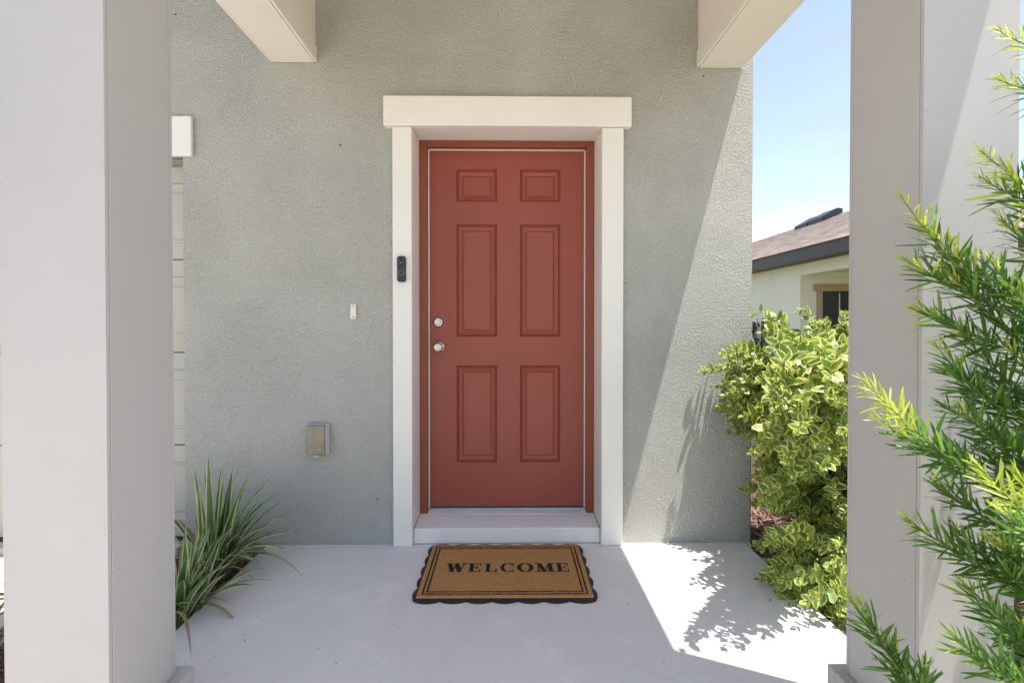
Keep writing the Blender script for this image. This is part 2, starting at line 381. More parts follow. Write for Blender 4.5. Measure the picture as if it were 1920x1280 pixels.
# --- door slab with six moulded panels
def px_x(px, y=YD): return at(px, 606, y).x
def px_z(py, y=YD): return at(960, py, y).z
pcols = [(px_x(856), px_x(932)), (px_x(975), px_x(1050.5))]
prows = [(px_z(378), px_z(318)), (px_z(631), px_z(421)), (px_z(866), px_z(685))]
xs = sorted([X0 + .006, X1 - .006] + [a for c in pcols for a in c]); zs = sorted([ZB + .006, ZD - .004] + [a for c in prows for a in c])
inpanel = lambda x, z: any(a < x < b for a, b in pcols) and any(a < z < b for a, b in prows)
bmd = grid_wall(xs, zs, YD, YD + .044, inpanel)
me = bpy.data.meshes.new('front_door'); bmd.to_mesh(me); bmd.free()
door = link('front_door', me, M_DOOR, house, label='red-brown six-panel entry door with satin knob and deadbolt')
PROF = [(0, 0), (.002, .0055), (.006, .0075), (.010, .0045), (.0135, .0035), (.017, .0055), (.034, .0095), (.038, .0085), (.041, .005), (.044, .0045)]
for (a, b) in pcols:
    for (c, d) in prows:
        bm = bmesh.new(); rings = []
        for ins, dep in PROF:
            rings.append([bm.verts.new((x, YD + dep * 1.7, z)) for x, z in ((a + ins, c + ins), (b - ins, c + ins), (b - ins, d - ins), (a + ins, d - ins))])
        for r1, r2 in zip(rings, rings[1:]):
            for k in range(4): bm.faces.new((r1[k], r1[(k + 1) % 4], r2[(k + 1) % 4], r2[k]))
        bm.faces.new(rings[-1])
        me = bpy.data.meshes.new('panel'); bm.to_mesh(me); bm.free(); link('panel', me, M_DOOR, door)
MB().box(X0 + .008, X1 - .008, YD + .003, YD + .03, ZB - .016, ZB + .0055, .001).build('door_sweep', M_BLACK, door)
# threshold: ribbed metal sill
th = MB().box(DL + .044, DR - .044, YF - .03, YF + .16, .090, .0915)
prof = [(YF - .034, .0905), (YF + .15, .0905), (YF + .15, .101)]
for i in range(6):
    y = YF + .042 - i * .0135; z = .1005 - i * .0012
    prof += [(y, z), (y - .0085, z), (y - .0095, z - .003), (y - .0125, z - .003)]
th = MB().prism(prof, DL + .0445, DR - .0445, axis='x'); th.build('threshold', M_ALU, house)
# knob and deadbolt
ax = Vector((0, -1, 0))
kx, kz = px_x(823.5), px_z(650); dx_, dz_ = px_x(822), px_z(604)
kn = MB().lathe([(.033, 0), (.033, .003), (.029, .008), (.016, .011), (.0125, .02), (.0125, .034), (.017, .040), (.0255, .048), (.0275, .057), (.0255, .066), (.020, .071), (.0135, .073), (.0135, .0722), (.012, .0722)], (kx, YD, kz)).build('knob', M_NICKEL, door)
db = MB().lathe([(.0305, 0), (.0305, .004), (.029, .010), (.0255, .0165), (.0205, .019), (.0135, .0195), (.0135, .0182), (.0125, .0182)], (dx_, YD, dz_)).build('deadbolt', M_NICKEL, door)
for (x, z, h) in ((kx, kz, .0742), (dx_, dz_, .0202)):
    MB().lathe([(.0095, -.003), (.0095, 0), (.008, .001)], (x, YD - h, z), n=20).box(x - .0011, x + .0011, YD - h - .0016, YD - h - .0008, z - .005, z + .005, mi=1).build('keyhole', [M_NICKEL, M_DARK], kn if h > .05 else db)

# --- porch posts (wrapped in boards) and beams
PXI, PXO, PYB, PYF = 1.012, 1.262, -1.118, -1.372
def post(sgn):
    PXI, PXO, PYF, PYB = (.985, 1.241, -1.358, -1.12) if sgn < 0 else (1.022, 1.260, -1.387, -1.137)
    def bx(m, x0, x1, *a, **k): return m.box(min(sgn * x0, sgn * x1), max(sgn * x0, sgn * x1), *a, **k)
    root = bx(MB(), PXI + .0115, PXO - .0115, PYF + .0115, PYB - .0115, -.01, 2.569).build('porch_post', M_POST, house, label='left-hand square boarded porch post' if sgn < 0 else 'right-hand square boarded porch post behind the podocarpus')
    bx(MB(), PXI, PXO, PYF, PYF + .011, .003, 2.568, bev=.0012).build('face_board', M_POST, root)
    bx(MB(), PXI, PXO, PYB - .011, PYB, .003, 2.568, bev=.0012).build('face_board', M_POST, root)
    bx(MB(), PXI, PXI + .011, PYF + .0128, PYB - .0128, .003, 2.568, bev=.0012).build('face_board', M_POST, root)
    bx(MB(), PXO - .011, PXO, PYF + .0128, PYB - .0128, .003, 2.568, bev=.0012).build('face_board', M_POST, root)
    t, h = .034, .135
    bx(MB(), PXI - t, PXO + t, PYF - t, PYF - .0005, .003, h, bev=.003).build('base_trim', M_POST, root)
    bx(MB(), PXI - t, PXO + t, PYB + .0005, PYB + t, .003, h, bev=.003).build('base_trim', M_POST, root)
    bx(MB(), PXI - t, PXI - .0005, PYF, PYB, .003, h, bev=.003).build('base_trim', M_POST, root)
    bx(MB(), PXO + .0005, PXO + t, PYF, PYB, .003, h, bev=.003).build('base_trim', M_POST, root)
    n = MB(); r = random.Random(3 + sgn)
    for z in [.25 + i * .21 + r.uniform(-.05, .05) for i in range(8)]:
        for x in (PXI + .008, PXO - .008):
            n.lathe([(.0011, -.0005), (.0008, .0005)], (sgn * (x + r.uniform(-.003, .003)), PYF, z + r.uniform(-.06, .06)), n=6)
        n.lathe([(.0011, -.0005), (.0008, .0005)], (sgn * PXI, PYF + .02 + r.uniform(0, .01), z + r.uniform(-.05, .05)), Vector((-sgn, 0, 0)), n=6)
        if r.random() < .5: n.lathe([(.0018, -.0005), (.0012, .0006)], (sgn * PXI, r.uniform(PYF, PYB), r.uniform(.2, .9)), Vector((-sgn, 0, 0)), n=6)
    n.build('nail_heads', M_NAIL, root, kind='stuff')
    return root
post(-1); post(1)
ZBM, ZC = 2.570, 2.965
def beam(sgn, zoff):
    def bx(m, x0, x1, *a, **k): return m.box(min(sgn * x0, sgn * x1), max(sgn * x0, sgn * x1), *a, **k)
    z = ZBM + zoff; PXI, PXO = (.996, 1.242) if sgn < 0 else (1.018, 1.268)
    root = bx(MB(), PXI + .016, PXO - .016, PYF, -.0015, z + .004, ZC, bev=.002).build('porch_beam', M_BEAM, house)
    bx(MB(), PXI, PXI + .0155, PYB - .0, -.002, z, z + .085, bev=.003).build('trim_board', M_BEAM, root)
    bx(MB(), PXO - .0155, PXO, PYF, -.002, z - .002, ZC - .002, bev=.003).build('trim_board', M_BEAM, root)
    bx(MB(), PXI + .008, PXI + .0155, PYB, -.002, z + .087, ZC - .002, bev=.002).build('trim_board', M_BEAM, root)
    bx(MB(), PXI + .0165, PXO - .0165, PYB, -.003, z - .003, z + .0035, bev=.001).build('trim_board', M_BEAM, root)
beam(-1, -.010); beam(1, -.024)
fb = MB().box(-.98, 1.0, PYF, PYB, ZBM, ZC, .004).build('porch_beam', M_BEAM, house)
MB().box(-.994, 1.016, PYB + .0005, -.002, ZC - .02, ZC + .02).build('porch_ceiling', M_CEIL, house)
MB().prism([(-1.345, ZC + .025), (1.345, ZC + .025), (1.345, ZC + .06), (0, 3.33), (-1.345, ZC + .06)], PYF + .01, -.004, axis='y').build('porch_roof', M_ROOFDARK, house)
MB().prism([(-1.44, ZC), (1.44, ZC), (1.44, ZC + .12), (0, 3.42), (-1.44, ZC + .12)], -1.74, PYF - .002, axis='y').build('porch_roof', M_BEAM, house)

# --- garage door and header
gh = MB().box(-6.7, at(358, 250, -.026).x, -.026, -.001, at(340, 292, -.026).z, at(340, 217, -.026).z, .006).build('garage_trim', M_TRIM, house)
gdr = MB().box(-6.59, GX + .15, .105, .12, 0, 2.08).build('garage_door', M_GARAGE, house)
for k in range(4):
    z0, z1 = .012 + k * .506, .012 + (k + 1) * .506 - .005
    sec = MB().box(-6.59, GX + .15, .075, .104, z0, z1, .004).build('section', M_GARAGE, gdr)
for k in range(4):
    z0 = .012 + k * .506
    for j in range(4):
        xr = GX + .04 - j * 1.2; xl = xr - 1.05
        m = MB()
        a, b, c, d = xl, xr, z0 + .085, z0 + .41
        bm = bmesh.new(); rings = []
        for ins, dep in ((0, -.0005), (.004, -.007), (.012, -.009), (.022, -.004), (.05, -.003), (.06, -.008)):
            rings.append([bm.verts.new((x, .075 + dep, z)) for x, z in ((a + ins, c + ins), (b - ins, c + ins), (b - ins, d - ins), (a + ins, d - ins))])
        for r1, r2 in zip(rings, rings[1:]):
            for q_ in range(4): bm.faces.new((r1[q_], r1[(q_ + 1) % 4], r2[(q_ + 1) % 4], r2[q_]))
        bm.faces.new(rings[-1]); m.merge(bm); m.build('panel', M_GARAGE, gdr)
MB().box(-6.59, GX + .15, .06, .10, .0, .011).build('bottom_seal', M_BLACK, gdr)

# ------------------------------------------------------------------ things fixed to the wall
def rrect(w_, h_, r, n=6):
    pts = []
    for cx, cy, a0 in ((w_ / 2 - r, h_ / 2 - r, 0), (-w_ / 2 + r, h_ / 2 - r, 90), (-w_ / 2 + r, -h_ / 2 + r, 180), (w_ / 2 - r, -h_ / 2 + r, 270)):
        for k in range(n + 1):
            a = R(a0 + 90 * k / n); pts.append((cx + r * math.cos(a), cy + r * math.sin(a)))
    return pts
p_ = at(754, 505, -.04)
t = thing('video_doorbell', 'black video doorbell with round button on white door casing', 'doorbell', (p_.x, -.0402, p_.z))
m = MB(); m.prism(rrect(.044, .134, .012), -.022, -.0005, axis='y'); b_ = m.build('body', M_BLACK, t)
bv = b_.modifiers.new('bevel', 'BEVEL'); bv.width = .003; bv.segments = 2; bv.limit_method = 'ANGLE'
m = MB(); m.prism([(x, y + .044) for x, y in rrect(.034, .034, .008)], -.0232, -.0222, axis='y'); cp = m.build('camera_plate', M_LENS, t)
MB().lathe([(.0085, 0), (.008, .002), (.004, .003)], (0, -.0233, .048), n=18).build('lens', M_LENS, cp)
MB().box(-.007, .007, -.0238, -.0232, .031, .034).build('sensor', M_RING, cp)
MB().lathe([(.0150, 0), (.0150, .0012), (.0126, .0012), (.0126, .0002)], (0, -.0222, -.020), n=28, cap=False).build('button_ring', M_RING, t)
MB().lathe([(.0124, 0), (.0122, .0010), (.010, .0014)], (0, -.0222, -.020), n=24).build('button', M_BLACK, t)
p_ = at(663.5, 584, 0)
t = thing('bell_plate', 'small ivory mounting plate on stucco wall left of the door', 'wall plate', (p_.x, -.0015, p_.z))
m = MB(); m.prism(rrect(.030, .080, .004, 3), -.012, -.0002, axis='y'); b_ = m.build('plate', M_IVORY, t)
bv = b_.modifiers.new('bevel', 'BEVEL'); bv.width = .0025; bv.segments = 2; bv.limit_method = 'ANGLE'
for s in (1, -1): MB().lathe([(.0034, 0), (.003, .0012)], (0, -.0121, s * .030 + .0), n=10).build('screw', M_NAIL if s < 0 else M_RING, t)
p_ = at(600, 821, 0)
t = thing('outlet_box', 'weatherproof outdoor outlet box with bronze flip lid on wall', 'outlet box', (p_.x, -.0015, p_.z))
MB().box(-.050, .056, -.026, -.0002, -.082, .082, .006).build('box', M_GREYMETAL, t)
ld = MB().box(-.050, .043, -.048, -.0265, -.078, .078, .007, 3).build('lid', M_BRONZE, t)
MB().box(.0435, .050, -.040, -.0265, -.07, .07, .002).build('hinge', M_GREYMETAL, t)
MB().box(-.016, .012, -.042, -.028, -.094, -.0785, .003).build('latch', M_GREYMETAL, t)
MB().lathe([(.004, 0), (.003, .002)], (.018, -.0481, -.046), n=10).build('rivet', M_NICKEL, ld)

# ------------------------------------------------------------------ the doormat
MW, MD, MC = .800, .525, Vector((-.002, -.292, .001))
mat_ = thing('doormat', 'brown coir welcome mat with scalloped black rubber edge on porch floor', 'doormat', MC)
mat_.rotation_euler = (0, 0, R(-.4))
def scallop():
    pts = []; hw, hd = MW / 2 - .014, MD / 2 - .014
    def side(a, b, n):
        a, b = Vector(a), Vector(b); d = b - a; nrm = Vector((d.y, -d.x)).normalized(); N = n * 8
        for i in range(N): 
            u = i / N; pts.append(tuple(a + d * u + nrm * (.015 * abs(math.sin(math.pi * u * n)) ** .8)))
    side((-hw, -hd), (hw, -hd), 7); side((hw, -hd), (hw, hd), 5); side((hw, hd), (-hw, hd), 7); side((-hw, hd), (-hw, -hd), 5)
    return pts
rb = MB(); rb.prism(scallop(), 0, .009, bev=.003); rb.build('rubber_border', M_DARKRUB, mat_)
PW, PD = .758, .476
MB().box(-PW / 2, PW / 2, -PD / 2, PD / 2, .0092, .014, .002).build('coir_pad', M_COIR, mat_)
# letter outlines, unit cell 1 x 1
def letter_polys(ch):
    S = .09; out = []
    def rc(x0, x1, y0, y1): out.append([(x0, y0), (x1, y0), (x1, y1), (x0, y1)])
    def ell(cx, cy, a, b, ai, bi, t0, t1, n=22):
        for k in range(n):
            u, v = R(t0 + (t1 - t0) * k / n), R(t0 + (t1 - t0) * (k + 1) / n)
            out.append([(cx + ai * math.cos(u), cy + bi * math.sin(u)), (cx + a * math.cos(u), cy + b * math.sin(u)), (cx + a * math.cos(v), cy + b * math.sin(v)), (cx + ai * math.cos(v), cy + bi * math.sin(v))])
    def st(x0, y0, x1, y1, wd): out.append([(x0 - wd / 2, y0), (x0 + wd / 2, y0), (x1 + wd / 2, y1), (x1 - wd / 2, y1)])
    if ch == 'W':
        st(.16, 1, .34, 0, .22); st(.34, 0, .50, .95, .08); st(.52, 1, .70, 0, .22); st(.70, 0, .90, 1, .08)
        rc(0, .34, 1 - S, 1); rc(.40, .66, 1 - S, 1); rc(.78, 1.02, 1 - S, 1)
    elif ch == 'E':
        rc(.16, .42, 0, 1); rc(.04, .86, 0, S); rc(.04, .86, 1 - S, 1); rc(.42, .64, .47, .55); rc(.60, .67, .36, .66); rc(.79, .88, 0, .30); rc(.79, .88, .70, 1)
    elif ch == 'L':
        rc(.16, .42, 0, 1); rc(.04, .56, 1 - S, 1); rc(.04, .88, 0, S); rc(.80, .89, 0, .36)
    elif ch == 'C':
        ell(.52, .5, .48, .52, .24, .44, 48, 312); rc(.80, .88, .66, 1.0); rc(.80, .88, 0, .28)
    elif ch == 'O':
        ell(.5, .5, .5, .52, .25, .44, 0, 360)
    elif ch == 'M':
        st(.20, 0, .20, 1, .08); st(.24, 1, .50, 0, .22); st(.50, 0, .76, 1, .07); rc(.70, .93, 0, 1)
        rc(.04, .36, 0, S); rc(.58, 1.04, 0, S); rc(.04, .26, 1 - S, 1); rc(.76, 1.04, 1 - S, 1)
    return out
ink = []; x = -.284
for ch, wd in zip('WELCOME', (.096, .074, .070, .077, .079, .092, .073)):
    polys = [[(x + u * wd, -.034 + v * .080) for u, v in p] for p in letter_polys(ch)]
    ink += polys; m = MB()
    for i, p in enumerate(polys): m.prism(p, .01405, .0146 + .00006 * (i % 7), mi=0)
    m.build('letter', M_INK, mat_); x += wd + .0055
def frame_polys(ins, t_):
    a, b = PW / 2 - ins, PD / 2 - ins
    return [[(-a, -b), (a, -b), (a, -b + t_), (-a, -b + t_)], [(-a, b - t_), (a, b - t_), (a, b), (-a, b)], [(-a, -b + t_), (-a + t_, -b + t_), (-a + t_, b - t_), (-a, b - t_)], [(a - t_, -b + t_), (a, -b + t_), (a, b - t_), (a - t_, b - t_)]]
for ins in (.019, .037):
    fp = frame_polys(ins, .0075); ink += fp; m = MB()
    for p in fp: m.prism(p, .01405, .0148)
    m.build('border_line', M_INK, mat_)
def inpoly(x, y, p):
    c = False; j = len(p) - 1
    for i in range(len(p)):
        if (p[i][1] > y) != (p[j][1] > y) and x < (p[j][0] - p[i][0]) * (y - p[i][1]) / (p[j][1] - p[i][1]) + p[i][0]: c = not c
        j = i
    return c
boxes = [(min(a for a, _ in p), max(a for a, _ in p), min(b for _, b in p), max(b for _, b in p), p) for p in ink]
def fibres(n):
    r = random.Random(5); V = []; Fs = []; A = []; MI = []
    for i in range(n):
        x, y = r.uniform(-PW / 2, PW / 2), r.uniform(-PD / 2, PD / 2)
        k = any(a <= x <= b and c <= y <= d and inpoly(x, y, p) for a, b, c, d, p in boxes)
        h = r.uniform(.002, .0052); wd = r.uniform(.0005, .0010); a = r.uniform(0, 6.283); lean = r.uniform(0, .0035); b_ = r.uniform(0, 6.283)
        dx, dy = wd * math.cos(a), wd * math.sin(a); tx, ty = x + lean * math.cos(b_), y + lean * math.sin(b_); q = len(V)
        V += [(x - dx, y - dy, .0138), (x + dx, y + dy, .0138), (tx + dx * .6, ty + dy * .6, .0138 + h), (tx - dx * .6, ty - dy * .6, .0138 + h)]
        Fs.append((q, q + 1, q + 2, q + 3)); A.append(r.random()); MI.append(1 if k else 0)
    me = bpy.data.meshes.new('coir_fibres'); me.from_pydata(V, [], Fs); me.update()
    a_ = me.attributes.new('rnd', 'FLOAT', 'FACE'); a_.data.foreach_set('value', A)
    o = link('coir_fibres', me, [M_COIR, M_INK], mat_, kind='stuff'); me.polygons.foreach_set('material_index', MI); return o
fibres(60000)

# ------------------------------------------------------------------ plants
def leaf_mesh(name, mat, L, W, prof, fold=.25, curl=.15, rows=None):
    """a leaf along +X with its upper side to +Z; prof(v) = half width 0..1"""
    vs_ = rows or (0, .18, .42, .68, .88, 1); V = []; UV = []; Fs = []
    for v in vs_:
        hw = prof(v) * W / 2; z = -curl * L * (v ** 2)
        V += [(v * L, -hw, z + fold * hw), (v * L, 0, z), (v * L, hw, z + fold * hw)]; UV += [(0, v), (.5, v), (1, v)]
    for i in range(len(vs_) - 1):
        a = i * 3; Fs += [(a, a + 3, a + 4, a + 1), (a + 1, a + 4, a + 5, a + 2)]
    me = bpy.data.meshes.new(name); me.from_pydata(V, [], Fs); me.update()
    u = me.uv_layers.new(name='UVMap')
    for lp in me.loops: u.data[lp.index].uv = UV[lp.vertex_index]
    for p in me.polygons: p.use_smooth = True
    a_ = me.attributes.new('rnd', 'FLOAT', 'FACE'); a_.data.foreach_set('value', [0.0] * len(Fs))
    me.materials.append(mat); return me, (V, UV, Fs)
def frame_(dirv, up, roll=0.0):
    x = dirv.normalized(); y = up.cross(x)
    if y.length < 1e-4: y = Vector((0, 1, 0)).cross(x)
    y.normalize(); z = x.cross(y)
    return Matrix((x, y, z)).transposed() @ Matrix.Rotation(roll, 3, 'X')
def plant_leaves(root, variants, items, nparts=300, part='leaf', rest='leaves', seed=0):
    """items: (location, rotation matrix, scale, variant); those that show largest become parts, the rest one stuff mesh"""
    r = random.Random(seed); base = root.location.copy(); score = []; seen = {}
    for i, (loc, q, s, vi) in enumerate(items):
        L = variants[vi][2]; pr = project(loc + q @ Vector((L * s * .5, 0, 0)))
        if pr and -30 < pr[0] < 1950 and -30 < pr[1] < 1310:
            key = (int(pr[0] / 11), int(pr[1] / 11)); seen.setdefault(key, []).append((pr[2], i))
    order = []
    for lst in seen.values():
        lst.sort(); order += [(k, d / (items[i][2]), i) for k, (d, i) in enumerate(lst)]
    order.sort(); chosen = set(i for _, _, i in order[:nparts])
    V = []; UV = []; Fs = []; A = []; MI = []
    for i, (loc, q, s, vi) in enumerate(items):
        me, (lv, luv, lf), L, mi = variants[vi]
        if i in chosen:
            o = bpy.data.objects.new(part, me); COL.objects.link(o); o.parent = root
            o.matrix_local = Matrix.Translation(loc - base) @ q.to_4x4() @ Matrix.Diagonal((s, s, s, 1))
        else:
            k = len(V); V += [loc - base + q @ (Vector(v) * s) for v in lv]; UV += luv
            Fs += [tuple(k + a for a in f) for f in lf]; a = r.random(); A += [a] * len(lf); MI += [mi] * len(lf)
    if V:
        me = bpy.data.meshes.new(rest); me.from_pydata(V, [], Fs); me.update()
        u = me.uv_layers.new(name='UVMap')
        for lp in me.loops: u.data[lp.index].uv = UV[lp.vertex_index]
        me.polygons.foreach_set('use_smooth', [True] * len(Fs))
        a_ = me.attributes.new('rnd', 'FLOAT', 'FACE'); a_.data.foreach_set('value', A)
        mats = []
        for v in variants:
            if v[0].materials[0] not in mats: mats.append(v[0].materials[0])
        o = link(rest, me, mats, root, kind='stuff'); me.polygons.foreach_set('material_index', MI)
def bez(a, b, c, d, n):
    return [a * (1 - t) ** 3 + b * 3 * t * (1 - t) ** 2 + c * 3 * t * t * (1 - t) + d * t ** 3 for t in [i / n for i in range(n + 1)]]

# --- variegated shrubs beside the porch
ovate = lambda v: (math.sin(math.pi * min(1, v ** .8)) ** .75) * (1.0 if v < .99 else 0) if v > 0 else .10
VL = [leaf_mesh('variegated_leaf', M_VLEAF, .052, .034, ovate, .13, c_) for c_ in (.0, .10, .22)]
VLV = [(me, d, .052, 0) for me, d in VL]
def shrub(name, base, tips, label, seed, leafy=.34, lsz=(.45, 1.2), step=.020, group='variegated shrubs beside the porch'):
    r = random.Random(seed); root = thing(name, label, 'shrub', base, group); base = Vector(base)
    st_ = MB(); items = []
    for tp in tips:
        tp = Vector(tp); v = tp - base; L = v.length
        mid = base + v * .45 + Vector((r.uniform(-.05, .05), r.uniform(-.05, .05), .10 * L))
        foot = base + Vector((r.uniform(-.05, .05), r.uniform(-.05, .05), 0))
        path = bez(foot, foot + Vector((v.x * .10, v.y * .10, L * .40)), tp - Vector((v.x * .42, v.y * .42, -.10 * L)) + Vector((r.uniform(-.04, .04), r.uniform(-.04, .04), 0)), tp, 12)
        st_.tube([p - base for p in path], .006, .0015, 5)
        acc = 0; total = sum((path[i + 1] - path[i]).length for i in range(12)); flip = r.random() * 3
        s_ = total
        for i in range(11, -1, -1):
            a, b = path[i + 1], path[i]; seg = (b - a).length; d = (a - b).normalized(); u = 0
            while u < seg:
                back = acc + u
                if back > leafy: break
                p = a + (b - a) * (u / seg); flip += 1.5708 + r.uniform(-.3, .3)
                side = d.cross(Vector((.1, .2, 1))).normalized(); upv = side.cross(d)
                for sg in (0, math.pi):
                    ang = flip + sg; o = side * math.cos(ang) + upv * math.sin(ang)
                    open_ = r.uniform(.6, 1.1) + .3 * min(1, back / .12)
                    ld_ = (d * math.cos(open_) + o * math.sin(open_) + Vector((0, 0, .22))).normalized()
                    sc = r.uniform(*lsz) * (.5 + .5 * min(1, back / .06))
                    if r.random() < .93: items.append((p, frame_(ld_, (Vector((0, -.6, .8)) + d * .5 + Vector((r.uniform(-.5, .5), r.uniform(-.6, .3), 0))).normalized(), r.gauss(0, .35)), sc, r.randrange(3)))
                u += step * r.uniform(.8, 1.25)
            acc += seg
            if acc > leafy: break
        items.append((tp, frame_((path[-1] - path[-2]) + Vector((0, 0, .01)), Vector((0, -.3, 1))), .6, 0))
    st_.build('stem', M_BARK, root)
    plant_leaves(root, VLV, items, seed=seed)
    return root
r = random.Random(21); tips = []
# dome of twigs of the big shrub
for i in range(190):
    a = r.uniform(0, 6.283); h = r.random(); rr = math.sqrt(max(0, 1 - (h * .95) ** 2)) * r.uniform(.55, 1.0)
    x = 1.78 + .56 * rr * math.cos(a); y = -.12 + .60 * rr * math.sin(a); z = .22 + 1.0 * h * r.uniform(.85, 1.0)
    if x < 1.36 and y > -.02: continue
    tips.append((x, y, z))
for px, py, y in ((1318, 696, -.03), (1340, 725, -.05), (1362, 655, -.06), (1350, 760, -.12), (1385, 740, -.08), (1400, 690, -.12), (1372, 700, -.04), (1390, 770, -.05), (1405, 720, -.04), (1360, 740, -.16), (1398, 660, -.08), (1380, 715, -.18), (1408, 800, -.08), (1412, 590, -.05), (1440, 600, -.1), (1495, 585, -.1), (1470, 640, -.25), (1520, 610, -.2), (1580, 640, -.3), (1582, 592, -.25),
                  (1420, 800, -.35), (1410, 850, -.3), (1395, 780, -.28), (1470, 760, -.45), (1530, 720, -.45), (1560, 770, -.5), (1500, 830, -.5), (1560, 850, -.55), (1430, 900, -.3), (1480, 880, -.4), (1550, 930, -.45)):
    p_ = at(px, py, y); tips.append(tuple(p_))
for i in range(58):
    y = r.uniform(-.98, -.5); tips.append(tuple(at(r.uniform(1408 + 60 * max(0, -y - .6), 1605), r.uniform(640, 900), y)))
for i in range(34):
    tips.append(tuple(at(r.uniform(1406, 1490), r.uniform(800, 950), r.uniform(-.40, -.08))))
for i in range(22):
    tips.append(tuple(at(r.uniform(1335, 1408), r.uniform(660, 815), r.uniform(-.13, -.025))))
for i in range(110):
    y = r.uniform(-.55, .02); px = r.uniform(1405 + 40 * max(0, -y - .1), 1600); py = r.uniform(600 + 40 * r.random(), 960)
    if y > -.15 and px < 1420: continue
    tips.append(tuple(at(px, py, y)))
shrub('variegated_shrub', (1.72, -.16, -.07), tips, 'tall bushy variegated shrub with cream-edged leaves touching the wall corner', 31)
tips = []
for px, py, y in ((1408, 1020, -.25), (1440, 1000, -.2), (1480, 985, -.25), (1530, 990, -.35), (1425, 1085, -.42), (1450, 1120, -.5), (1480, 1140, -.55), (1520, 1160, -.62), (1560, 1185, -.7), (1575, 1150, -.72),
                  (1470, 1050, -.4), (1510, 1030, -.45), (1560, 1010, -.5), (1500, 1100, -.55), (1545, 1110, -.62), (1590, 1060, -.6), (1580, 985, -.5), (1450, 1055, -.35), (1550, 1060, -.55), (1500, 1060, -.42), (1530, 1085, -.5)):
    tips.append(tuple(at(px, py, y)))
for i in range(34):
    tips.append(tuple(at(r.uniform(1425, 1590), r.uniform(1000, 1150), r.uniform(-.75, -.3))))
for i in range(26):
    a = r.uniform(0, 6.283); q = r.uniform(.3, 1); tips.append((1.62 + .3 * q * math.cos(a), -.55 + .32 * q * math.sin(a), .12 + .26 * r.random()))
shrub('variegated_shrub', (1.60, -.52, -.07), tips, 'low spreading variegated shrub leaning over the porch slab edge', 32, leafy=.24, lsz=(.6, 1.15))
tips = []
for i in range(70):
    a = r.uniform(0, 6.283); h = r.random(); q = math.sqrt(1 - (h * .9) ** 2) * r.uniform(.5, 1)
    tips.append((2.15 + .5 * q * math.cos(a), -.85 + .45 * q * math.sin(a), .12 + .8 * h))
shrub('variegated_shrub', (2.15, -.85, -.07), tips, 'yellow-edged variegated shrub mostly hidden behind the right-hand porch post', 33, step=.022)

# --- podocarpus in front of the right-hand post
lance = lambda v: (math.sin(math.pi * min(1, v * .93 + .05)) ** .7) if 0 < v < .99 else (.22 if v <= 0 else 0)
PV = []
for mi, m_ in enumerate((M_PDARK, M_PMID, M_PLIME)):
    for c_ in (-.10, .03, .16, .34):
        me, d = leaf_mesh('needle_leaf', m_, .069, .0068, lance, .3, c_, (0, .2, .55, .85, 1)); PV.append((me, d, .070, mi))
pod = thing('podocarpus', 'dark green podocarpus with lime new tips in front of the right-hand porch post', 'shrub', (1.33, -1.66, -.07))
PB = pod.location.copy(); r = random.Random(44); stm = MB(); items = []
stm.tube([Vector((0, 0, 0)), Vector((.01, .01, .6)), Vector((-.01, 0, 1.2)), Vector((.02, 0, 1.9))], .016, .005, 8)
def sprig(path, leafy, lime, dens=.0033, size=1.0, thick=.0025):
    n = len(path) - 1; stm.tube([p - PB for p in path], thick, .0009, 5)
    seglen = [(path[i + 1] - path[i]).length for i in range(n)]; back = 0; ang = r.random() * 6
    for i in range(n - 1, -1, -1):
        a, b = path[i + 1], path[i]; d = (a - b).normalized(); u = 0
        side = d.cross(Vector((.2, .1, 1))).normalized(); upv = side.cross(d)
        while u < seglen[i]:
            bk = back + u
            if bk > leafy: return
            p = a + (b - a) * (u / seglen[i]); ang += 2.4
            o = side * math.cos(ang) + upv * math.sin(ang)
            young = bk < lime
            open_ = (.30 + .40 * min(1, bk / .05)) + r.gauss(.05, .22)
            ld_ = (d * math.cos(open_) + o * math.sin(open_) * Vector((1, 1, 1)).length / 1.732 + Vector((0, 0, .12 if not young else .2))).normalized()
            sc = size * r.uniform(.6, 1.12) * (.38 + .62 * min(1, bk / .07)) * (.8 if young else 1)
            pl = max(0, min(1, (lime - bk) / .05 + .5)); pm = max(0, min(1, (lime + .07 - bk) / .06))
            vi = (8 if r.random() < pl and lime > 0 else (4 if r.random() < .85 * pm or r.random() < .10 else 0)) + (r.choice((2, 3, 3, 1)) if young else r.choice((0, 1, 1, 2)))
            items.append((p, frame_(ld_, (o * .3 + d * .6 + Vector((0, -.2, .5))).normalized(), r.gauss(0, .5)), sc, vi))
            u += dens * r.uniform(.7, 1.3) * (1.0 if bk > .03 else .7)
        back += seglen[i]
def to_tip(px, py, y, dx, dz, lime, leafy=.30, dy=-.02, dens=.0031, size=1.05):
    tp = at(px, py, y); st0 = tp + Vector((dx, dy, dz))
    mid = (tp + st0) / 2 + Vector((.02, 0, -.02))
    ctr = Vector((PB.x + r.uniform(-.04, .04), PB.y + r.uniform(-.04, .04), max(.05, st0.z - .22)))
    path = bez(st0, st0 + (tp - st0) * .3 + Vector((.015, 0, -.02)), tp + Vector((dx, dy, dz)) * .3 + Vector((0, 0, -.015)), tp, 9)
    stm.tube([p - PB for p in bez(ctr, ctr + Vector((-.05, .02, .08)), st0 + (st0 - tp) * .3, st0, 6)], .0045, .0026, 6)
    sprig(path, leafy, lime + r.uniform(-.01, .035), dens, size)
